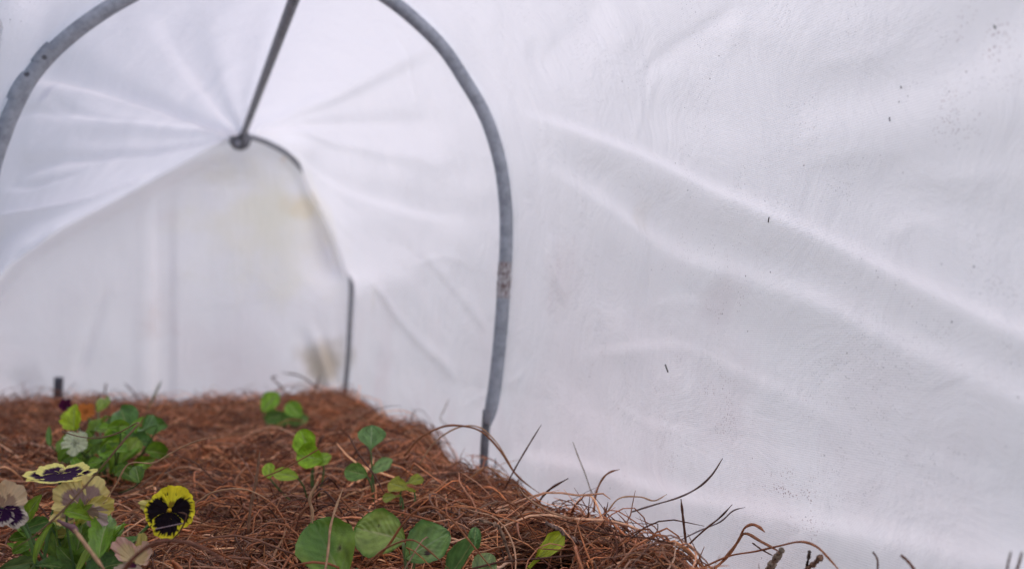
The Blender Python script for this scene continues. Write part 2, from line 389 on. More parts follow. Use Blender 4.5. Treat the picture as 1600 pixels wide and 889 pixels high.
# upper right: shallow undulations
fold([(1170, 0), (1100, 45), (1040, 85), (1000, 130)], .003, .004, .014, (.15, .2))
fold([(1600, 30), (1450, 120), (1300, 150), (1180, 190)], .006, .03, .022, (.0, .3))
fold([(1600, 170), (1480, 190), (1350, 215), (1180, 250)], -.004, .03, .02, (.0, .3))
fold([(1600, 360), (1500, 330), (1400, 300), (1300, 310)], .003, .016, .02, (.0, .3))
fold([(820, 100), (900, 60), (960, 0)], .006, .03, .02, (.2, .2))
fold([(0, 60), (30, 30), (20, -40)], -.03, .05, .05, (0.1, .1))
fold([(60, 150), (150, 190), (260, 200)], .007, .008, .012, (.2, .3))
fold([(0, 285), (60, 290), (140, 270)], .008, .008, .012, (.1, .3))
fold([(0, 180), (60, 172), (120, 190)], .006, .010, .010, (.1, .3))
for q_ in ([(1010, 130), (1000, 190), (985, 230)], [(1040, 90), (1022, 150), (1018, 200)], [(1180, 20), (1120, 95), (1165, 45)], [(1090, 60), (1150, 42), (1215, 60)],
           [(1250, 100), (1330, 95), (1420, 60)], [(1220, 260), (1330, 240), (1450, 235)], [(1350, 380), (1430, 350), (1530, 360)], [(880, 40), (850, 90), (870, 150)],
           [(1000, 480), (1080, 470), (1160, 500)], [(700, 640), (790, 600), (830, 565)], [(950, 620), (1020, 660), (1120, 680)], [(1400, 250), (1480, 280), (1590, 270)],
           [(1420, 700), (1500, 740), (1590, 760)], [(600, 30), (640, 100), (655, 180)], [(640, 420), (690, 400), (750, 420)]):
    fold(q_, -.0016, .010, .004, (.3, .3))
nA = noise_fn(11, 40, .8, 5); nB = noise_fn(12, 40, 4, 16); nC = noise_fn(13, 30, 12, 34)
amp = .35+.65*sm(-.1, .4, P0[..., 2])
edge = np.clip((P0[..., 2]-GZ)/.12, 0, 1)
disp = disp+(nA(SS, YY*.7)*.0045+nB(SS+.3*YY, YY*.35)*.0019*(1+.6*nA(YY, SS))+nC(SS+.4*YY, YY*.3)*.00022)*edge
# cloth must stay outside the front hoop and sits on it
nearh = np.exp(-((YY-YF)/.035)**2)
disp = disp*(1-nearh*.9)
disp = disp*(1-sm(YE-.06, YE+.01, YY))
vis_gap = np.exp(-((YY-YF)/.30)**2)
disp = np.minimum(disp, .012+.05*(1-np.exp(-((YY-YF)/.10)**2)))
gy = np.gradient(P0, axis=0); gs = np.gradient(P0, axis=1)
Nn = nrm(np.cross(gy, gs)); cen = np.array([.12, 0, .2])
inw = (cen-P0); inw[..., 1] = 0; flip = np.sign((Nn*inw).sum(-1, keepdims=True)); Nn = Nn*flip
PC = P0+Nn*disp[..., None]
st1 = tuple(atY(430, 330, 3.22)); 
stains = [(tuple(atY(420, 350, 3.2)), .30, (.87, .80, .68), .6), (tuple(atY(425, 335, 3.2)), .13, (.84, .78, .62), .4)]+[(tuple(atY(256, y_, 3.17)), .045, (.74, .61, .61), .4) for y_ in (340, 400, 460, 520, 580)]+[(tuple(atY(425, 335, 3.2)), .02, (.80, .74, .58), .1), (tuple(atY(470, 320, 3.2)), .07, (.80, .66, .45), .6),  # pinkish spots down the upright fold: its shading painted as colour
          (tuple(atY(505, 572, 3.2)), .12, (.42, .33, .22), .75), (tuple(atY(443, 246, 3.2)), .022, (.75, .42, .16), .9),
          (tuple(atY(253, 500, 3.2)), .09, (.70, .56, .52), .5), (tuple(atY(590, 470, 2.9)), .06, (.75, .68, .6), .25),  # first entry: wider part of the fold shading painted into the colour
          (tuple(to_param((1240, 780))), .01, (.6, .5, .5), 0.0)]
stains = stains[:-1]

for q, rad, colr, a in (((1130, 640), .06, (.66, .55, .57), .15), ((880, 440), .09, (.74, .62, .62), .2),
                        ((1120, 470), .05, (.70, .6, .62), .3), ((1000, 340), .03, (.72, .60, .48), .15), ((70, 145), .03, (.3, .28, .4), .25)):
    d = (PX-q[0])**2+(PY-q[1])**2; i = int(np.argmin(np.where(ok, d, 1e12))); stains.append((tuple(PC.reshape(-1, 3)[i]), rad, colr, a))
pats = []
for q, rad, a in (((1250, 790), .055, .75), ((1215, 765), .04, .5), ((1130, 640), .06, .5), ((1040, 620), .05, .4), ((1290, 720), .03, .6), ((880, 420), .09, .45), ((860, 480), .05, .4), ((1130, 480), .05, .6), ((1060, 540), .03, .4),
                  ((1430, 500), .04, .5), ((1540, 60), .05, .6), ((1480, 190), .04, .5), ((930, 560), .07, .35), ((1060, 700), .06, .35), ((90, 150), .05, .8), ((1270, 640), .03, .5)):
    d = (PX-q[0])**2+(PY-q[1])**2; i = int(np.argmin(np.where(ok, d, 1e12))); pats.append((tuple(PC.reshape(-1, 3)[i]), rad, a))
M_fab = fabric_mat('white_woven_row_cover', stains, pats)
OC = np.array([.12, 1.2, GZ])
# stains are in world space: keep the cover's object space equal to world space
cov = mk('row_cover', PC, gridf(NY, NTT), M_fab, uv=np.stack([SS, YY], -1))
tag(cov, 'translucent white woven frost cloth stretched over the hoops with long diagonal folds and dirt specks', 'row cover')
# end panel
NR = 170
c0 = np.array([.08, GZ-.012]); rr = np.linspace(0, 1, NR)
PP = c0+rr[:, None, None]*(secE[None]-c0)
Yp = np.full(PP.shape[:2], YE+.02)
E3 = np.stack([PP[..., 0], Yp, PP[..., 1]], -1); ex, ey, _ = proj(E3.reshape(-1, 3)); ex = ex.reshape(Yp.shape); ey = ey.reshape(Yp.shape)
rim = 1-sm(.93, 1, rr)[:, None]
D = np.zeros(Yp.shape)
D += .075*(1-sm(300, 470, ex+.15*(ey-400)))*sm(215, 300, ey)       # left part bellies in front of the hoop
D += .065*np.exp(-((ex-518)/38)**2-((ey-350)/86)**4)              # and covers the shoulder of the hoop
D += .016*sm(236, 250, ex)*(1-sm(262, 280, ex))*sm(250, 400, ey)-.008*np.exp(-((ex-228)/14)**2)*sm(280, 380, ey)
D += .010*np.exp(-((ex-(168-.33*(ey-450)))/11)**2)*sm(430, 490, ey)*(1-sm(560, 600, ey))
D += .016*np.exp(-((ex-(478+.33*(ey-540)))/14)**2)*sm(500, 560, ey)-.012*np.exp(-((ex-(498+.3*(ey-540)))/10)**2)*sm(500, 560, ey)
D += .010*np.exp(-((ex-(508+.35*(ey-540)))/9)**2)*sm(490, 560, ey)
D += -.006*np.exp(-((ex-(330-.5*(ey-340)))/18)**2)*sm(260, 320, ey)*(1-sm(420, 460, ey))
D += .02*np.exp(-((ex-40)/22)**2-((ey-600)/20)**2)
nD = noise_fn(21, 40, 1.5, 12); D += .004*nD(PP[..., 0], PP[..., 1]*.6)
right_leg = np.exp(-((ex-548)/26)**2)*sm(420, 450, ey)
D = D*(1-right_leg)
D = np.where(D > 0, D, D)*rim
E3[..., 1] -= D
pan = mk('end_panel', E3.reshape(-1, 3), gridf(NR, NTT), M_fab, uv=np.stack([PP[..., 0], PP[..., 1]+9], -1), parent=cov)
tag(pan, 'gathered end closure with yellow and brown stains')

# ------------------------------------------------------------------ ground
g = np.array([[-400, -400], [400, -400], [400, 400], [-400, 400]], float)
tag(mk('ground', np.c_[g, np.full(4, GZ-.016)], [[0, 1, 2, 3]], grass_mat(), smooth=False), 'lawn and bare earth outside the tunnel', 'ground', kind='structure')
hn = noise_fn(31, 30, 1.2, 7); hn2 = noise_fn(32, 30, 5, 14)
def H(x, y):
    h = .011*hn(x, y)+.009*hn2(x, y)-.012-.022*(1-sm(1.0, 1.7, y))*(1-sm(.12, .34, x))
    xe = .480+.012*np.sin(y*5)+.016*np.sin(y*13+1)+.010*np.sin(y*29)+.018*(1-sm(.95, 1.35, y))
    h = h-.036*sm(.30, .47, x)*sm(1.0, 1.3, y)*(1-sm(1.62, 1.95, y))
    h = h-.125*sm(-.045, .055, x-xe)
    h = h-.09*sm(-.03, .06, -(x+.50))+.0
    h = h-.06*sm(3.05, 3.18, y)
    return h
gx = np.linspace(-.60, .552, 90); gyy = np.linspace(.2, 3.19, 200); GX, GY = np.meshgrid(gx, gyy)
GH = np.maximum(H(GX, GY)-.010, GZ-.004)
GX2 = GX.copy(); m_ = GX2 < -.34; lim = -.34-.2*np.clip((GY-1.6)/1.6, 0, 1); GX2 = np.where(GX2 < lim, lim-.001*(lim-GX2), GX2)
tag(mk('planting_bed', np.stack([GX2, GY, GH], -1).reshape(-1, 3), gridf(200, 90), soil_mat()), 'raised bed of dark soil under the pine straw', 'garden bed', kind='structure')

# ------------------------------------------------------------------ pine straw (mass)
NC = np.array([[.31, .145, .080], [.22, .095, .052], [.44, .235, .135], [.10, .042, .026], [.55, .36, .24], [.27, .125, .075], [.40, .18, .09]])*np.array([2.2, 1.75, 1.35])
NW = np.array([.22, .20, .17, .17, .08, .10, .06])
def straw(n, y0, y1, power, lmin, lmax, thick, lift, seed, xr=None, zl=.026, stick=.05):
    r = np.random.default_rng(seed); K = 9
    u = r.random(n); y = y0*(y1/y0)**(u**power)
    xl = -.10-.20*y; xl = np.maximum(xl, -.52); x = xl+(.50-xl)*r.random(n)
    if xr is not None: x = xr[0]+(xr[1]-xr[0])*r.random(n)
    L = lmin+(lmax-lmin)*r.random(n)**1.3; th = r.random(n)*6.283
    t = np.linspace(-.5, .5, K)[None]
    k1 = r.normal(0, .75, n)[:, None]; k2 = r.normal(0, .6, n)[:, None]; p2 = r.random(n)[:, None]*6.283
    ang = th[:, None]+k1*t+k2*.5*np.sin(t*7+p2)
    kink = (r.random(n)[:, None] < .45)*(t > r.uniform(-.3, .3, n)[:, None])*r.normal(0, .5, n)[:, None]; ang = ang+kink
    dx = np.cos(ang)*(L/(K-1))[:, None]; dy = np.sin(ang)*(L/(K-1))[:, None]
    X = x[:, None]+np.cumsum(dx, 1)-dx.sum(1, keepdims=True)/2; Y = y[:, None]+np.cumsum(dy, 1)-dy.sum(1, keepdims=True)/2
    z0 = H(X, Y); z0s = z0.mean(1, keepdims=True)*.5+z0*.5
    tilt = r.normal(0, .10, n)[:, None]*t*L[:, None]
    arch = r.random(n)[:, None]**2*lift*np.cos(t*math.pi)
    Z = z0s+(r.random(n)[:, None]*zl)+tilt+arch+.0025*np.sin(t*9+p2)
    s = (r.random(n) < stick)[:, None]; up = r.uniform(.012, .055, n)[:, None]
    Z = Z+s*up*np.clip(t+.5, 0, 1)**2.2
    Z = np.maximum(Z, z0-.004)
    # stay inside the cloth
    xw = .514+.034*(1-sm(.95, 1.4, Y)); X = np.where(X > xw, xw-(X-xw)*.35, X); Y = np.minimum(Y, 3.12)
    Pn = np.stack([X, Y, Z], -1); T = nrm(np.gradient(Pn, axis=1))
    a = nrm(np.cross(T, np.array([0, 0, 1.0])+.2*T[..., ::-1])); b = np.cross(T, a)
    tap = np.array([.55, .9, 1, 1, 1, 1, .95, .7, .3])[None, :, None]
    rad = (thick*(.6+.8*r.random(n)))[:, None, None]*tap
    pu, pv, pd = proj(Pn); pk = r.random(n); keep = np.ones(n, bool)
    for ox, oy, rx, ry, od in OCC:
        ins = (((pu-ox)/rx)**2+((pv-oy)/ry)**2 < 1) & (pd < od+.02)
        keep &= ~(ins.any(1) & (pk > .05))
    Pn, a, b, rad = Pn[keep], a[keep], b[keep], rad[keep]; n = int(keep.sum())
    V = np.stack([Pn+rad*(math.cos(q)*a+.75*math.sin(q)*b) for q in (0.3, 2.4, 4.5)], 2)   # n,K,3,3
    c = NC[r.choice(len(NC), n, p=NW)]*(.35+1.15*r.random((n, 1))**1.2)
    pn = np.clip(.5+.6*hn2(X[keep].mean(1)*.8, Y[keep].mean(1)*.8+3), 0, 1)[:, None]
    c = c*(.78+.40*pn); gr = c.mean(1, keepdims=True)*np.array([1.15, .98, .84]); mxg = (.45*(1-pn))*(r.random((n, 1)) < .6); c = c*(1-mxg)+gr*mxg
    Cc = np.broadcast_to(c[:, None, None], V.shape)
    base = (np.arange(n)*K*3)[:, None, None]; i = np.arange(K-1)[None, :, None]*3; k = np.arange(3)[None, None]; k2_ = (k+1) % 3
    f = np.stack([base+i+k, base+i+k2_, base+i+3+k2_, base+i+3+k], -1).reshape(-1, 4)
    return V.reshape(-1, 3), f, Cc.reshape(-1, 3)
# ------------------------------------------------------------------ single loose needles
def cloth_d(p):
    d2 = np.where(ok, (PX-p[0])**2+(PY-p[1])**2, 1e12); i = int(np.argmin(d2))
    m_ = d2 < 20**2
    return float(((PC[m_]-CAM)@fwd).min())-.012 if m_.any() else 9.
def needle(pts, d0, d1, r_, col, label, name='pine_needle', cat='pine needle', group='loose pine needles standing out of the mulch', mat=None, flat=.7, tip=.35):
    n = len(pts); P = np.array([at(p[0], p[1], min(d0+(d1-d0)*i/(n-1), cloth_d(p)-.014)) for i, p in enumerate(pts)])
    P = spline(P, 6); m = len(P); tt = np.linspace(0, 1, m)
    rad = 1.2*r_*(1-(1-tip)*sm(.8, 1, tt))*(.92+.12*np.sin(tt*23+d0*50))
    c = np.array(col)[None]*(.85+.3*np.random.default_rng(int(pts[0][0])).random((m, 1)))
    c = np.vstack([np.repeat(c, 6, 0), c[0], c[-1]])
    V_, f_ = tube_vf(P, rad, 6, flat=flat)
    return tag(mk(name, V_, f_, mat or M_needle, col=c, origin=P[0]), label, cat, group)
BR, DK, TN, PL, RD = (.38, .16, .075), (.15, .065, .04), (.62, .36, .20), (.45, .36, .28), (.46, .18, .08)
ND = [
 ([(632, 712), (655, 685), (690, 667), (720, 665), (752, 674), (780, 702), (800, 733), (818, 752), (845, 772)], 1.27, 1.24, .0016, BR, 'long brown needle looping in a high arch just in front of the right hoop leg'),
 ([(655, 725), (680, 690), (715, 668), (748, 667), (775, 690), (795, 722), (804, 737)], 1.28, 1.25, .0011, TN, 'thinner needle running doubled inside the high arch by the hoop leg'),
 ([(788, 765), (803, 735), (822, 702), (846, 663)], 1.25, 1.22, .0011, DK, 'short straight dark needle leaning right from the end of the high arch'),
 ([(835, 800), (846, 778), (862, 762), (888, 747)], 1.20, 1.18, .0016, DK, 'dark blunt needle pointing up right at the straw edge beside the white cloth'),
 ([(930, 790), (916, 745), (903, 712), (895, 690)], 1.22, 1.25, .0010, PL, 'pale blurred needle standing upright against the cloth, right of the hoop leg'),
 ([(928, 800), (931, 772), (940, 750), (952, 738), (968, 733)], 1.17, 1.17, .0011, BR, 'forked needle bending to the right at its tip above the straw edge'),
 ([(985, 800), (1020, 789), (1060, 777), (1090, 762), (1112, 742), (1129, 716)], 1.10, 1.10, .0013, (.22, .14, .12), 'long smooth needle sweeping up right, highest of those at the straw edge'),
 ([(948, 800), (968, 778), (1000, 776), (1022, 782), (1042, 772)], 1.12, 1.12, .0011, TN, 'low wavy needle lying just under the long sweeping needle'),
 ([(1072, 850), (1068, 815), (1064, 779)], 1.05, 1.05, .0013, DK, 'short vertical dark needle at the end of the straw edge'),
 ([(1055, 880), (1072, 855), (1100, 828), (1125, 808), (1144, 788)], 1.03, 1.03, .0012, DK, 'straight dark needle rising right beside a pale twin'),
 ([(1050, 850), (1090, 830), (1125, 815), (1145, 798), (1164, 792)], 1.05, 1.05, .0010, (.30, .24, .24), 'pale grey twin curving beside the straight dark needle'),
 ([(1115, 889), (1140, 866), (1155, 842), (1163, 825), (1175, 819), (1186, 823), (1195, 831)], 1.0, 1.0, .0016, RD, 'flat red brown needle hooked over like a crook at the lower right'),
 ([(1130, 875), (1150, 850), (1164, 833), (1190, 846), (1219, 862)], 1.0, .99, .0017, BR, 'stiff bent needle with a wrapped knot under the hooked one'),
 ([(1100, 885), (1140, 868), (1180, 861), (1215, 853), (1250, 846), (1275, 853), (1295, 872), (1315, 895)], 1.0, .98, .0013, RD, 'long low arching needle reaching furthest right over the white cloth'),
 ([(1176, 848), (1190, 858), (1208, 868)], 1.0, 1.0, .0009, DK, 'tiny dark needle crossing under the knotted one'),
 ([(1364, 862), (1371, 874), (1371, 895)], .97, .97, .0009, DK, 'small thin needle poking up alone from the bottom edge, right of the twigs'),
 ([(1408, 867), (1420, 878), (1434, 897)], .95, .95, .0014, (.24, .10, .06), 'split brown needle tip leaning left at the bottom edge'),
 ([(1572, 898), (1575, 880), (1580, 860)], .88, .88, .0007, DK, 'thin needle, left of the last upright pair at the bottom right corner'),
 ([(1586, 898), (1592, 880), (1597, 861)], .88, .88, .0010, DK, 'thicker needle, right of the last upright pair at the bottom right corner'),
 ([(98, 674), (125, 682), (155, 684), (185, 676), (217, 660), (190, 692), (150, 740), (100, 795), (55, 835), (15, 860)], .92, .86, .0008, (.30, .18, .10), 'thin needle folded back in a sharp V above the pansies'),
 ([(160, 790), (182, 755), (202, 724), (240, 723), (270, 706), (310, 688), (350, 682)], .93, .93, .0008, TN, 'thin pale needle with a kink rising between the two yellow pansies'),
 ([(117, 828), (135, 852), (165, 892)], .80, .78, .0017, TN, 'thick straight tan needle lying across the pansy leaves'),
 ([(190, 895), (212, 868), (245, 847), (285, 846), (325, 860), (372, 892)], .74, .74, .0019, (.24, .10, .06), 'thick blurred brown needle arching under the yellow pansy'),
 ([(262, 850), (281, 830), (291, 808), (289, 802), (279, 800)], .90, .90, .0008, DK, 'tiny hooked needle tip resting on the lower right of the yellow pansy'),
 ([(243, 826), (262, 822), (290, 816)], .905, .905, .0007, (.5, .36, .38), 'short pinkish needle lying across the lower petal of the yellow pansy'),
 ([(582, 880), (608, 850), (628, 820), (650, 798), (675, 792), (700, 806), (728, 838), (752, 868), (775, 895)], .96, .93, .0013, RD, 'strong arching red needle crossing over the broad cabbage leaves'),
 ([(570, 885), (600, 858), (640, 843), (668, 858), (705, 892)], .94, .92, .0011, BR, 'shallow arching needle between the second and third cabbage leaf'),
 ([(508, 892), (513, 858), (516, 825), (524, 795), (536, 762)], .93, .98, .0011, TN, 'upright tan needle standing in front of the leftmost cabbage leaf'),
 ([(486, 835), (488, 800), (484, 778), (497, 752)], .99, .99, .0015, TN, 'doubled wavy needle standing left of the leftmost cabbage leaf'),
 ([(700, 665), (688, 655), (694, 640), (702, 622)], 1.9, 1.9, .0012, PL, 'blurred upright needle behind the high arch, left of the hoop leg'),
 ([(388, 832), (392, 790), (400, 752), (406, 705)], 1.10, 1.10, .0015, (.36, .2, .12), 'stout blurred needle standing in the middle of the straw left of the cabbage seedlings'),
 ([(545, 680), (560, 708), (585, 742), (600, 770)], 1.22, 1.16, .0012, DK, 'dark slanting needle passing in front of the blue green seedling'),
 ([(380, 755), (430, 738), (480, 712), (515, 690)], 1.18, 1.20, .0011, BR, 'long needle slanting across in front of the light green seedling'),
 ([(290, 800), (330, 770), (380, 764), (420, 780)], 1.0, 1.0, .0010, TN, 'low pale needle bowed over the straw right of the yellow pansy'),
]
for q in ND: needle(*q)
# sprigs far back
SG = [([(470, 640), (440, 605), (425, 590), (434, 588)], 2.75, 'grey curved dead stem leaning left at the far end of the straw'),
      ([(525, 640), (500, 610), (470, 588), (440, 582)], 2.8, 'brown dead stem arching left in front of the far hoop leg'),
      ([(478, 640), (492, 610), (500, 585)], 2.8, 'straight dead stem rising beside the arching one near the far hoop leg'),
      ([(165, 635), (164, 612), (166, 598)], 2.8, 'tiny dark upright sprig at the far end, right of the grey stake'),
      ([(225, 640), (210, 615), (194, 598)], 2.8, 'dark sprig leaning left at the far end of the bed'),
      ([(228, 645), (240, 620), (252, 595)], 2.3, 'pale green grass blade standing at the far end of the bed')]
for p, d, l in SG: needle(p, d, d, .0028, (.16, .08, .06) if 'green' not in l else (.22, .24, .12), l, 'dead_stem', 'dead stem', 'dead stems at the far end of the bed')

# twigs
def twig(pts, d, r_, label, col=(.20, .15, .11), knots=()):
    P = spline(np.array([at(x, y, min(d, cloth_d((x, y))-.014)) for x, y in pts]), 8); m = len(P); rr_ = np.random.default_rng(int(pts[0][1]))
    rad = r_*(1+.22*rr_.normal(size=m))
    for k, a in knots: rad += r_*a*np.exp(-((np.linspace(0, 1, m)-k)/.07)**2)
    V_, f_ = tube_vf(P, rad, 9); c = np.array(col)[None]*(.5+1.1*rr_.random((len(V_), 1)))
    V_ = V_+rr_.normal(0, r_*.13, V_.shape)
    return tag(mk('twig', V_, f_, M_twig, col=c, origin=P[0], smooth=False), label, 'twig', 'broken twigs in the pine straw')
twig([(1198, 893), (1207, 880), (1216, 868), (1222, 858)], .99, .0024, 'stubby lichen crusted twig with flaking bark at the bottom edge', (.42, .33, .24), ((.3, .8), (.6, .5)))
twig([(1250, 898), (1262, 888), (1272, 880), (1284, 868)], .98, .0020, 'broken dark twig stub pointing up right at the bottom edge', (.34, .20, .13), ((.9, .3),))
twig([(1259, 893), (1262, 878), (1265, 861)], .985, .0012, 'thin upright twig just left of the broken dark stub', (.13, .09, .07))
twig([(852, 816), (872, 826), (885, 836), (915, 852)], 1.04, .0019, 'pale peeling twig lying beside the yellow green leaf', (.42, .28, .22), ((.55, .7),))
twig([(748, 812), (770, 818), (782, 828), (800, 880)], 1.02, .0015, 'knobbly tan twig bent downward between cabbage and yellow green leaf', (.42, .27, .18), ((.4, .9),))
# debris stuck on the cloth
def on_cloth(p):
    d = np.where(ok, (PX-p[0])**2+(PY-p[1])**2, 1e12); i = int(np.argmin(d)); return PC.reshape(-1, 3)[i], Nn.reshape(-1, 3)[i]
for (a, b, r_, l) in (((1173, 348), (1178, 341), .0006, 'tiny dark sliver stuck to the cloth on the crest of the upper fold'),
                      ((1047, 567), (1060, 573), .0008, 'short dark needle fragment stuck to the cloth below the folds'),
                      ((1384, 184), (1386, 190), .0005, 'black fleck stuck to the upper right cloth'),
                      ((1405, 135), (1407, 138), .0005, 'small dark fleck near the upper edge of the right cloth'),
                      ((1564, 40), (1569, 43), .0006, 'largest black fleck near the top right corner of the cloth')):
    pa_, na_ = on_cloth(a); pb_, nb_ = on_cloth(b)
    # measure the real direction on the cloth
    e1 = rgt*(b[0]-a[0])-upv*(b[1]-a[1]); e1 = e1-na_*(e1@na_); e1 = nrm(e1); L_ = np.hypot(b[0]-a[0], b[1]-a[1])*((pa_-CAM)@fwd)/F
    P = np.array([pa_+na_*.001, pa_+e1*L_*.5+na_*.0012, pa_+e1*L_+na_*.001])
    V_, f_ = tube_vf(spline(P, 3), r_, 5)
    tag(mk('debris_fleck', V_, f_, M_needle, col=(.05, .035, .035), origin=pa_), l, 'debris', 'flecks of debris stuck to the cloth')

# ------------------------------------------------------------------ leaves and plants
OCC = []
def leaf_mesh(name, base, yd, nn, L, W, shape='round', col=(.06, .13, .04), vein=(.25, .33, .16), cup=.15, droop=.1, ripple=.03, roll=0, vfold=0, twist=0, spots=(), seed=0, parent=None, origin=None, edgecol=None, patch=None):
    nu, nv = 31, 37; r = np.random.default_rng(seed+5)
    yd = nrm(np.asarray(yd, float)); nn = nrm(nn-yd*(nn@yd)); xd = np.cross(yd, nn)
    u = np.linspace(-1, 1, nu)[None]; v = np.linspace(0, 1, nv)[:, None]
    if shape == 'round': w_ = np.sin(math.pi*v**1.12)**.58*(.82+.18*np.cos((v-.6)*2))
    elif shape == 'obovate': w_ = np.sin(math.pi*np.clip(v, 0, 1)**1.6)**.7*(.25+.75*sm(0, .55, v))
    elif shape == 'lance': w_ = np.sin(math.pi*v**.8)**.9
    elif shape == 'lobed': w_ = np.sin(math.pi*v**.8)**.7*(1+.16*np.abs(np.sin(v*12))+.05*np.sin(v*45))
    elif shape == 'wavy': w_ = (.22+.78*sm(.25, .8, v))*np.sin(math.pi*np.clip(.06+v*.94, 0, 1)**1.1)**.45*(1+.10*np.sin(v*17))
    w_ = w_*(1+.022*np.sin(v*19+r.random()*6)+.016*np.sin(v*41+r.random()*6))
    sgn_as = 1+.10*np.sign(u)*np.sin(v*3+seed)
    x = u*w_*W/2*sgn_as; y = v*L+.0*u
    ph = r.random(4)*6.28
    z = cup*W*(u**2)*w_-droop*L*v**2+ripple*W*np.abs(u)**1.5*np.sin(v*12+ph[0]+u*2)+.008*W*np.sin(v*31+ph[1])*np.sin(u*9+ph[2])
    z = z+.018*W*(1-np.exp(-(u/.10)**2))+vfold*W*np.abs(u)*w_+twist*W*u*v
    bulge = np.abs(np.sin((v-np.abs(u)*.45)*22)); z = z+.024*W*bulge*(1-np.abs(u)**3)
    if roll:
        Rr = W/2/roll; x, z = Rr*np.sin(x/Rr), z+Rr*(1-np.cos(x/Rr))
    P = base+x[..., None]*xd+y[..., None]*yd+z[..., None]*nn
    k = 1.5*np.exp(-(u/.038)**2)*(1-.6*v)+.36*np.exp(-(np.sin((v-np.abs(u)*w_*.42)*math.pi*7+ph[3]*.3)/.13)**2)*np.exp(-np.abs(u)*1.2)*(np.abs(u) > .02)
    k = np.clip(k*.95, 0, 1)[..., None]
    mott = (1+.24*np.sin(u*7+ph[0]+v*5)*np.sin(v*9+ph[1])+.10*np.sin(u*21+v*17+ph[2]))[..., None]
    C = np.array(col)*np.array([2.9, 1.95, 1.0])*mott*(1-k)+np.array(vein)*np.array([1.75, 1.5, 1.1])*k
    if edgecol is not None:
        e = np.clip(sm(.75, 1, np.abs(u))+sm(.9, 1, v)+0*u, 0, 1)[..., None]*.8; C = C*(1-e)+np.array(edgecol)*e
    if patch is not None:
        pc, amt = patch; e = (amt*sm(.2, .8, v+.25*np.sin(u*3+ph[1])+.1*np.sin(u*9)))[..., None]; C = C*(1-e)+np.array(pc)*e
    for su, sv, sr in spots:
        dd = np.hypot((u-su)*w_*W/2, (v-sv)*L); e = (1-sm(sr*.6, sr, dd+.15*sr*np.sin(u*60+v*50)))[..., None]; C = C*(1-e)+np.array((.06, .025, .018))*e
        hal = (np.exp(-((dd-sr*1.3)/(sr*.35))**2)*.35)[..., None]; C = C*(1-hal)+np.array((.34, .30, .14))*hal
    return mk(name, P.reshape(-1, 3), gridf(nv, nu), M_leaf, col=C.reshape(-1, 3), parent=parent, origin=origin), base
def leaf_px(pl, cx, cy, d, Lp, Wp, ang, tilt=25, stalk=True, lean=0, **kw):
    """leaf by its centre, length/width as seen, the direction of its tip and how far its face turns to the sky"""
    OCC.append((cx, cy, (Lp*abs(math.cos(R(ang)))+Wp*abs(math.sin(R(ang))))*.5, (Lp*abs(math.sin(R(ang)))+Wp*abs(math.cos(R(ang))))*.5, d))
    rt, O_, gp = pl; L = Lp*d/F; W = Wp*d/F; a = R(ang); t = R(tilt)
    yd = math.cos(a)*rgt+math.sin(a)*upv; nn = nrm(-fwd*math.cos(t)+ZUP*math.sin(t)+lean*rgt); ydp = nrm(yd-nn*(yd@nn))
    fs_ = max(.35, np.linalg.norm(ydp-fwd*(ydp@fwd))); L = L/fs_
    base = at(cx, cy, d)-ydp*L/2
    o, b = leaf_mesh('leaf', base, ydp, nn, L, W, parent=rt, origin=O_, **kw)
    if stalk:
        mid = b-ydp*L*.08+(gp-b)*.2; mid[2] = min(mid[2], b[2])
        P = spline(np.array([b+ydp*L*.05-nn*.0008, mid, (mid+gp)/2+np.array([0, 0, -.002]), gp]), 6)
        tube('stalk', P, np.linspace(.0010, .0014, len(P)), M_stem, 7, col=kw.get('stalkcol', (.11, .20, .06)), parent=rt, origin=O_)
    return o
def plant(name, px, py, d, label, cat, group=None):
    O_ = at(px, py, d); O_ = np.array([O_[0], O_[1], min(float(H(O_[0], O_[1])), O_[2])]); return (root(name, O_, label, cat, group), O_, O_.copy())
G1, G2, G3, GB = (.10, .24, .025), (.07, .18, .02), (.17, .34, .02), (.055, .17, .07)
SEED = 'young cabbage seedlings growing through the straw'
# foreground cabbage seedling
cb = plant('cabbage_plant', 640, 905, .99, 'foreground cabbage seedling with broad rounded grey green leaves, one of them rolled', 'cabbage seedling', SEED)
leaf_px(cb, 511, 857, .97, 100, 92, 118, 30, stalk=False, shape='round', col=(.085, .20, .05), patch=((.10, .24, .03), .8), cup=.20, droop=.12, ripple=.06, spots=((.38, .40, .0022), (-.3, .42, .001)), seed=1)
leaf_px(cb, 593, 833, .99, 84, 76, 165, 22, stalk=False, shape='round', col=(.13, .26, .11), vein=(.34, .42, .24), edgecol=(.12, .27, .03), cup=.18, droop=.12, ripple=.07, spots=((.3, .55, .0011),), seed=2)
leaf_px(cb, 668, 851, .98, 78, 66, 35, 24, stalk=False, shape='round', col=(.075, .19, .09), vein=(.20, .32, .18), edgecol=(.10, .24, .06), cup=.2, droop=.14, ripple=.07, spots=((.42, .42, .0042),), seed=3)
leaf_px(cb, 723, 872, .97, 78, 46, 52, 15, stalk=False, shape='round', col=(.06, .17, .09), cup=.1, droop=-.1, roll=1.5, lean=-.5, seed=4)
leaf_px(cb, 741, 842, .975, 34, 34, 80, 0, stalk=False, shape='round', col=(.06, .17, .10), roll=1.6, droop=.3, seed=14)
leaf_px(cb, 757, 886, .975, 46, 40, 60, 20, stalk=False, shape='round', col=(.12, .24, .17), seed=15)
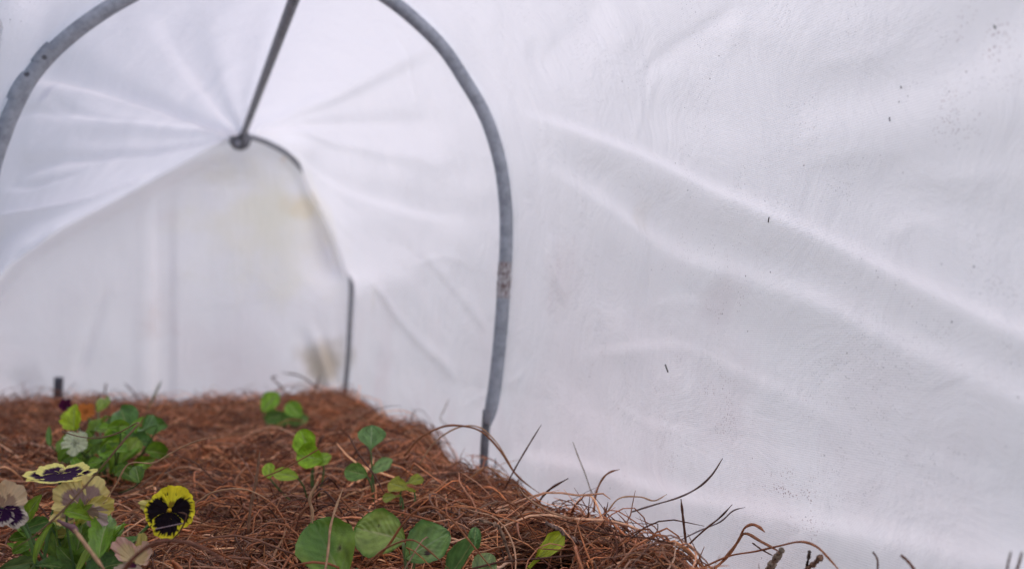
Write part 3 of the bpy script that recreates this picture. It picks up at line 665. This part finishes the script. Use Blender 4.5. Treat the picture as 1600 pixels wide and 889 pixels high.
for a, b in (((556, 889), .965), ((630, 848), .985), ((648, 872), .975), ((705, 892), .965)):
    P = spline(np.array([at(*a, b), (at(*a, b)+cb[2])/2+np.array([0, 0, -.004]), cb[2]]), 5)
    tube('stalk', P, .0017, M_stem, 7, col=(.28, .38, .16), parent=cb[0], origin=cb[1])
# yellow green leaf
lt_ = plant('lettuce_plant', 812, 905, 1.02, 'single bright yellow green wavy leaf leaning right in the foreground straw', 'lettuce seedling')
leaf_px(lt_, 850, 862, 1.03, 84, 36, 47, 20, shape='wavy', col=(.17, .30, .02), vein=(.30, .42, .08), cup=.12, ripple=.07, droop=.05, seed=5)
# blue green seedling
bs = plant('cabbage_plant', 592, 775, 1.27, 'seedling with one upright blue green fan leaf above two side leaves, right of centre', 'cabbage seedling', SEED)
leaf_px(bs, 580, 686, 1.27, 44, 44, 90, 10, shape='obovate', col=(.075, .20, .12), vein=(.25, .38, .28), cup=.25, droop=.12, seed=6)
leaf_px(bs, 597, 727, 1.27, 36, 22, 40, 30, shape='round', col=(.09, .22, .13), cup=.2, seed=7)
leaf_px(bs, 556, 738, 1.26, 38, 30, 165, 20, shape='round', col=(.06, .17, .06), cup=.2, seed=8)
sp2 = plant('lettuce_plant', 628, 790, 1.20, 'dull yellow green seedling half buried in straw, right of the blue green one', 'lettuce seedling')
leaf_px(sp2, 628, 760, 1.22, 46, 34, 150, 40, shape='wavy', col=(.13, .20, .03), seed=9)
leaf_px(sp2, 645, 752, 1.23, 34, 24, 30, 40, shape='wavy', col=(.12, .20, .03), seed=10)
leaf_px(sp2, 612, 776, 1.20, 30, 20, 190, 40, shape='wavy', col=(.10, .17, .03), seed=40)
# light green seedling
lg = plant('lettuce_plant', 490, 755, 1.33, 'bright green seedling with a folded leaf in the middle of the bed', 'lettuce seedling')
leaf_px(lg, 478, 692, 1.34, 46, 38, 115, 5, shape='round', col=(.13, .33, .03), cup=.3, seed=11)
leaf_px(lg, 484, 714, 1.33, 44, 40, 170, 15, shape='round', col=(.12, .31, .03), cup=.3, seed=12)
leaf_px(lg, 503, 718, 1.33, 30, 22, 40, 35, shape='round', col=(.10, .24, .03), seed=13)
leaf_px(lg, 446, 741, 1.27, 44, 24, 160, 40, shape='round', col=(.12, .26, .03), seed=16)
leaf_px(lg, 420, 735, 1.29, 24, 20, 100, 30, shape='round', col=(.13, .30, .03), seed=17)
# far seedling
fsd = plant('cabbage_plant', 440, 672, 2.05, 'blurred leafy seedling near the far end of the bed, left of the far hoop leg', 'cabbage seedling', SEED)
for i, (x, y, L, W, a, c) in enumerate(((422, 628, 36, 30, 60, (.09, .26, .03)), (460, 640, 34, 26, 130, (.08, .24, .03)), (440, 654, 40, 24, 170, (.05, .16, .05)), (465, 656, 34, 22, 20, (.07, .18, .08)), (428, 652, 30, 26, 200, (.05, .15, .05)))):
    leaf_px(fsd, x, y, 2.05, L, W, a, 25, shape='round', col=c, cup=.2, seed=20+i)

# background plant
bg = plant('viola_plant', 175, 752, 1.48, 'bushy dark green plant behind the pansies with one orange and one white bloom', 'flowering plant')
BL = [(115, 652, 40, 30, 95, G3, 1.45), (195, 655, 46, 40, 100, (.05, .16, .07), 1.5), (228, 668, 50, 42, 150, (.06, .18, .09), 1.46), (240, 664, 34, 28, 20, (.05, .16, .06), 1.5),
      (170, 672, 50, 34, 120, G2, 1.52), (150, 668, 44, 30, 80, G2, 1.55), (215, 688, 44, 30, 20, GB, 1.45), (206, 700, 36, 30, 60, (.10, .22, .05), 1.42),
      (130, 705, 50, 26, 170, G2, 1.42), (110, 712, 36, 22, 200, (.05, .16, .03), 1.42), (165, 710, 50, 30, 140, (.045, .14, .02), 1.42), (185, 722, 44, 26, 60, G2, 1.40),
      (140, 728, 44, 22, 150, (.04, .12, .02), 1.39), (175, 692, 50, 24, 100, G1, 1.43), (100, 690, 36, 18, 110, G2, 1.44), (76, 680, 34, 9, 105, (.06, .18, .06), 1.42),
      (160, 630, 26, 20, 70, (.10, .22, .03), 1.75), (245, 705, 30, 22, 340, GB, 1.45), (195, 738, 40, 22, 330, (.045, .13, .03), 1.38), (120, 738, 30, 20, 190, (.05, .14, .03), 1.38),
      (150, 695, 40, 28, 60, (.04, .12, .02), 1.45), (225, 722, 30, 20, 30, G2, 1.42)]
for i, (x, y, L, W, a, c, d) in enumerate(BL):
    leaf_px(bg, x, y, d, L, W, a, (i*29) % 60, lean=.5*math.sin(i*2.1), shape='round' if i % 3 else 'lobed', col=c, cup=.15, droop=.3, vfold=.18, twist=.3*math.sin(i*1.7), ripple=.06, seed=60+i)
rb = np.random.default_rng(77)
for i in range(34):
    a = rb.random()*360; q = rb.random()**.6; x = 172+78*q*math.cos(R(a)); y = 700+48*q*math.sin(R(a)); c = np.array((.055, .16, .02))*(.7+.9*rb.random())
    leaf_px(bg, x, y, 1.44+.08*rb.normal(), 20+16*rb.random(), 10+12*rb.random(), rb.random()*180, rb.random()*60, lean=rb.normal()*.5, stalk=i % 3 == 0, shape=('lobed', 'round', 'lance')[i % 3], col=tuple(c), cup=.15, droop=.3, vfold=.2, twist=rb.normal()*.3, seed=300+i)

# pansies
def petal(cx, n_, xd, yd, ang, L, W, z0, rimc, blot, bfrac, parent, origin, seed, jag=.05, cup=.1, ruff=.085, base=.04, tintc=None, tint=0, fold_=0):
    nf, nr = 61, 22; r = np.random.default_rng(seed); ph = r.random(5)*6.28
    f = np.linspace(-math.pi, math.pi, nf)[None]; v = np.linspace(0, 1, nr)[:, None]
    er = 1+.045*np.sin(f*5+ph[0])+.030*np.sin(f*11+ph[1])+.018*np.sin(f*23+ph[2])
    rx = W/2*np.sin(f)*er; ry = L*.53+L*.47*np.cos(f)*er
    x = rx*v; y = base*L+(ry-base*L)*v
    rr_ = np.hypot(x, y)
    z = z0+cup*L*(rr_/L)**2+ruff*L*v**3*np.sin(f*6+ph[3])+ruff*.4*L*v**2*np.sin(f*13+ph[4])
    z = z+fold_*np.abs(x)
    a = R(ang); X = x*math.cos(a)+y*math.sin(a); Yv = -x*math.sin(a)+y*math.cos(a)
    P = cx+X[..., None]*xd+Yv[..., None]*yd+z[..., None]*n_
    b = bfrac*(1+jag*np.sin(f*17+ph[1])+jag*.9*np.sin(f*31+ph[0])+jag*.6*np.sin(f*47+ph[3]))
    e = (1-sm(-.035, .035, v-b))[..., None]
    vein = (1+.10*np.sin(f*37+v*3)*(1-.5*v)+.05*np.sin(f*9+ph[2])*np.sin(v*7+ph[0]))[..., None]
    C = np.array(rimc)*vein*(1-e)+np.array(blot)*e
    if tintc is not None:
        t = (tint*(1-sm(.2, .9, v)+0*f))[..., None]*(1-e); C = C*(1-t)+np.array(tintc)*t
    return mk('petal', P.reshape(-1, 3), gridf(nr, nf), M_petal, col=C.reshape(-1, 3), parent=parent, origin=origin)
pz = plant('pansy_plant', 135, 905, .93, 'pansy plant in the left foreground with yellow and dark purple flowers', 'pansy')
O_ = pz[1]
YL, YB, PU, BK = (.96, .82, .04), (.96, .86, .26), (.035, .006, .045), (.010, .004, .008)
def flower(px, py, d, nvec, upang, petals, label, ctr=(.75, .5, .03), stem_to=None, calyx=False, back=False, seed=0):
    OCC.append((px, py, 52, 46 if py < 860 else 30, d))
    c = at(px, py, d); n_ = nrm(nvec); a = R(upang); yd = math.cos(a)*upv+math.sin(a)*rgt; yd = nrm(yd-n_*(yd@n_)); xd = np.cross(yd, n_)
    # the flower's own mesh is its green calyx and stem top; petals and centre are its pieces
    kb = -.004 if not back else .003
    sp_ = spline(np.array([c+n_*kb, c+n_*kb*2.2+np.array([0, 0, -.004])]), 4)
    fl_ = tube('flower', sp_, np.array([.0035, .0042, .003, .0016]), M_stem, 9, col=(.07, .17, .03), parent=pz[0], origin=O_)
    fl_['label'] = label
    for i, p in enumerate(petals):
        ang, L, W, z0, rc, bc, bf = p[:7]; kw = p[7] if len(p) > 7 else {}
        petal(c, n_, xd, yd, ang, L, W, z0, rc, bc, bf, fl_, O_, seed*10+i, **kw)
    if ctr:
        tube('flower_eye', np.array([c+n_*.0032, c+n_*.005, c+n_*.0062]), np.array([.0022, .0019, .0006]), M_petal, 10, col=ctr, parent=fl_, origin=O_)
    if calyx:
        for k in range(5):
            a2 = k*72+20; dd = math.cos(R(a2))*xd+math.sin(R(a2))*yd
            leaf_mesh('sepal', c+n_*.003, dd+n_*.3, n_, .012, .005, shape='lance', col=(.09, .20, .03), parent=fl_, origin=O_, seed=k)
    if stem_to is not None:
        pts = [c+n_*kb*2.2+np.array([0, 0, -.004])]+[at(*q) for q in stem_to]
        tube('flower_stem', spline(np.array(pts), 7), .0016, M_stem, 8, col=(.14, .27, .07), parent=pz[0], origin=O_)
    return fl_
mmL = .94/F
mmC = mmL*.92
# C : yellow pansy with black blotches
flower(266, 797, .94, -fwd+.25*ZUP+.12*rgt, 0, [
    (-76, 54*mmC, 22*mmC, -.0030, (.80, .70, .22), BK, .0, dict(fold_=-.3)),
    (-22, 40*mmC, 52*mmC, -.0030, YL, BK, .72, dict(ruff=.06, cup=.05)),
    (30, 43*mmC, 56*mmC, -.0022, YL, (.36, .24, .02), .34, dict(ruff=.10, cup=.05)),
    (-98, 41*mmC, 50*mmC, .0002, YL, BK, .93, dict(ruff=.05, cup=.12)),
    (98, 43*mmC, 56*mmC, .0018, YL, BK, .84, dict(ruff=.07, cup=.16)),
    (184, 47*mmC, 52*mmC, .0034, YL, BK, .88, dict(ruff=.05, cup=.05)),
    ], 'bright yellow pansy flower with black blotches facing the camera', seed=1, stem_to=[(240, 815, .96), (205, 850, .955), (180, 892, .95)])
# A : wide flower seen nearly edge on
flower(97, 741, .95, ZUP*1.0-fwd*.22+rgt*.03, 0, [
    (-62, 40*mmL, 50*mmL, -.0008, YB, PU, .74, dict(cup=.22, jag=.02, ruff=.02)), (62, 40*mmL, 50*mmL, -.0008, YB, PU, .74, dict(cup=.22, jag=.02, ruff=.02)),
    (-104, 56*mmL, 46*mmL, .0004, YB, PU, .80, dict(cup=.10, jag=.02, ruff=.02)), (104, 56*mmL, 46*mmL, .0004, YB, PU, .78, dict(cup=.10, jag=.02, ruff=.02)),
    (180, 44*mmL, 92*mmL, .0014, YB, PU, .84, dict(cup=.02, jag=.02, ruff=.02))],
    'pale yellow and purple pansy flower lying flat, seen nearly edge on', ctr=(.75, .62, .3), seed=2, stem_to=[(90, 778, .95), (78, 820, .95), (66, 892, .94)])
# B : seen from behind
MV = (.42, .27, .23); CR = (.95, .78, .30)
flower(131, 796, .93, -fwd+.15*ZUP, -8, [
    (-42, 55*mmL, 56*mmL, -.0010, CR, MV, .72, dict(jag=.02)), (24, 54*mmL, 62*mmL, -.0014, CR, MV, .70, dict(jag=.02)),
    (-98, 50*mmL, 30*mmL, .0006, CR, (.34, .24, .16), .68, dict(jag=.02)), (88, 50*mmL, 34*mmL, .0003, (.74, .60, .16), CR, .5, dict(jag=.02)),
    (122, 44*mmL, 34*mmL, .0010, (.60, .42, .38), (.40, .26, .18), .6, dict(jag=.02))],
    'pale mauve and cream pansy flower turned away, seen from behind', ctr=None, calyx=True, seed=3, stem_to=[(145, 825, .935), (150, 860, .935), (150, 895, .935)])
# D : at the left edge
flower(3, 793, .90, -fwd+.45*ZUP+.5*rgt, 14, [
    (-50, 36*mmL, 44*mmL, -.001, (.86, .64, .38), (.44, .28, .18), .5, dict(cup=.5)), (22, 38*mmL, 50*mmL, -.0015, (.88, .66, .40), (.46, .30, .20), .55, dict(cup=.5)),
    (-110, 38*mmL, 34*mmL, .0005, (.66, .55, .42), PU, .8, {}), (118, 42*mmL, 34*mmL, .0008, (.68, .58, .46), PU, .82, {}), (165, 28*mmL, 34*mmL, .001, (.6, .5, .42), PU, .8, {})],
    'faded cream and dark purple pansy flower cut by the left edge', ctr=None, seed=4, stem_to=[(40, 830, .92), (60, 892, .92)])
# E : wilted
flower(210, 878, .90, -fwd+.5*ZUP, 10, [
    (-50, 36*mmL, 30*mmL, .001, (.90, .58, .46), (.86, .68, .36), .75, dict(cup=.8)), (50, 36*mmL, 32*mmL, .0012, (.92, .66, .48), (.86, .66, .34), .7, dict(cup=.8)),
    (0, 44*mmL, 18*mmL, -.001, (.60, .52, .16), (.5, .42, .14), .5, dict(cup=.2)), (180, 26*mmL, 40*mmL, .002, (.58, .44, .32), (.10, .02, .05), .35, dict(cup=.4))],
    'small wilted cream pansy flower with purple edges low by the leaves', ctr=None, seed=5, stem_to=[(205, 900, .91)])
# F : shrivelled bud
bud = spline(np.array([at(90, 812, .90), at(102, 819, .90), at(114, 824, .90), at(120, 832, .90)]), 4)
bo = tube('bud', bud, np.linspace(.0012, .0032, len(bud))*np.array([1, 1.1, .9, 1.2, 1, 1.25, .95, 1.2, 1.3, 1.1, 1, .9, .4][:len(bud)]), M_petal, 9, col=(.28, .16, .17), parent=pz[0], origin=O_)
tag(bo, 'shrivelled purplish bud')
PL_ = [(48, 795, 46, 22, 60, G1), (55, 820, 34, 22, 200, GB), (118, 800, 40, 20, 340, G1), (85, 845, 60, 26, 120, G2), (125, 840, 56, 30, 75, (.06, .17, .03)), (160, 825, 74, 34, 100, (.07, .20, .03)),
       (172, 845, 60, 30, 70, (.09, .24, .03)), (150, 870, 60, 30, 110, G2), (110, 875, 60, 28, 140, (.045, .13, .02)), (190, 862, 44, 24, 30, (.03, .10, .05)), (70, 880, 60, 22, 160, (.04, .12, .03)),
       (30, 882, 50, 22, 190, (.08, .2, .12)), (130, 812, 44, 18, 200, (.20, .30, .08)), (165, 882, 60, 30, 60, (.03, .10, .03)), (95, 862, 50, 18, 60, G1), (205, 845, 30, 16, 60, GB),
       (60, 850, 60, 12, 85, G1), (52, 862, 70, 10, 92, (.08, .20, .04)), (142, 850, 70, 12, 80, (.12, .26, .05)), (120, 865, 60, 10, 55, (.10, .24, .05)), (100, 835, 30, 18, 20, (.12, .15, .04))]
for i, (x, y, L, W, a, c) in enumerate(PL_):
    leaf_px(pz, x, y, .94+.03*math.sin(i*2.3), L, W, a, (i*23) % 60, lean=.5*math.sin(i*1.9), shape='lobed' if W > 15 else 'lance', col=tuple(np.array(c)*.9), cup=.15, droop=.3, vfold=.2, twist=.35*math.sin(i*2.3), ripple=.06, seed=90+i)
for i in range(26):
    x = 120+75*rb.normal()*.6; y = 855+22*rb.normal(); c = np.array((.06, .17, .02))*(.6+.9*rb.random())
    leaf_px(pz, x, max(y, 822), .97+.03*rb.random(), 26+22*rb.random(), 10+10*rb.random(), 20+rb.random()*140, rb.random()*60, lean=rb.normal()*.5, stalk=i % 3 == 0, shape=('lobed', 'lance')[i % 2], col=tuple(c), cup=.15, droop=.3, vfold=.2, twist=rb.normal()*.3, seed=400+i)
# small blooms of the background plant
def bloom(px, py, d, colr, size, label):
    c = at(px, py, d); n_ = nrm(-fwd+.4*ZUP); yd = nrm(upv-n_*(upv@n_)); xd = np.cross(yd, n_); rt, Ob, gp = bg
    f_ = tube('bloom', np.array([c-n_*.006, c-n_*.002]), np.array([.002, .004]), M_stem, 8, col=(.08, .18, .04), parent=rt, origin=Ob); f_['label'] = label
    for k, a in enumerate((-45, 45, -110, 110, 180)): petal(c, n_, xd, yd, a, size, size*.95, .0003*k, colr, tuple(np.array(colr)*.6), .3, f_, Ob, 200+k+int(px))
    tube('flower_stem', spline(np.array([c-n_*.006, (c+gp)/2, gp]), 5), .0014, M_stem, 7, col=(.12, .22, .06), parent=rt, origin=Ob)
bloom(134, 643, 1.62, (.75, .26, .06), .016, 'blurred orange bloom')
bloom(118, 692, 1.38, (.75, .80, .52), .019, 'pale greenish white bloom')
bloom(102, 632, 1.75, (.10, .01, .05), .012, 'small dark purple bloom')

# ------------------------------------------------------------------ the straw mass, leaving the plants uncovered
parts = [straw(15000, .62, 3.15, 1.0, .06, .17, .0010, .018, 1),
         straw(7000, .62, 3.15, 1.05, .05, .15, .0009, .03, 2, zl=.04),
         straw(2400, .80, 1.9, .9, .08, .20, .0014, .040, 3, zl=.045, stick=.08),
         straw(5000, .7, 3.1, .9, .05, .13, .0009, .015, 4, xr=(.40, .515), zl=.03, stick=.12),
         straw(420, .8, 3.0, .9, .012, .035, .0020, .012, 9, zl=.035),
         straw(500, .72, 1.6, .9, .08, .17, .0011, .03, 6, xr=(.44, .55), zl=.045, stick=.3),
         straw(4000, 1.6, 3.15, .8, .06, .15, .0011, .03, 5, zl=.045, stick=.08)]
V = []; Fc = []; Cl = []; o_ = 0
for v, f, c in parts: V.append(v); Fc.append(f+o_); Cl.append(c); o_ += len(v)
ps = mk('pine_straw', np.vstack(V), np.vstack(Fc), M_needle, col=np.vstack(Cl))
tag(ps, 'thick tangled mulch of reddish brown pine needles covering the bed', 'pine straw', kind='stuff')

# ------------------------------------------------------------------ light
wd = bpy.data.worlds.new('World'); sc.world = wd; wd.use_nodes = True; nt = wd.node_tree
bgN = nt.nodes['Background']; sky = nt.nodes.new('ShaderNodeTexSky'); sky.sky_type = 'NISHITA'; sky.sun_disc = False
SE, SA = R(62), R(50)     # elevation, compass rotation
sky.sun_elevation = SE; sky.sun_rotation = SA; sky.air_density = 1.0; sky.dust_density = 1.5; sky.ozone_density = 1.0
nt.links.new(sky.outputs[0], bgN.inputs[0]); bgN.inputs[1].default_value = .105
sl = bpy.data.lights.new('sun', 'SUN'); sl.energy = 1.1; sl.angle = R(90); sl.color = (1, .92, .84)
so = bpy.data.objects.new('sun', sl); COL.objects.link(so)
sd = Vector((math.sin(SA)*math.cos(SE), math.cos(SA)*math.cos(SE), math.sin(SE)))
so.rotation_euler = sd.to_track_quat('Z', 'Y').to_euler(); so.location = (0, 0, 5)
sc.view_settings.view_transform = 'Standard'; sc.view_settings.look = 'None'; sc.view_settings.gamma = 1; sc.view_settings.exposure = 1.25
sc.render.engine = 'CYCLES'; sc.cycles.max_bounces = 10; sc.cycles.diffuse_bounces = 6; sc.cycles.transmission_bounces = 6
sc.cycles.use_denoising = True
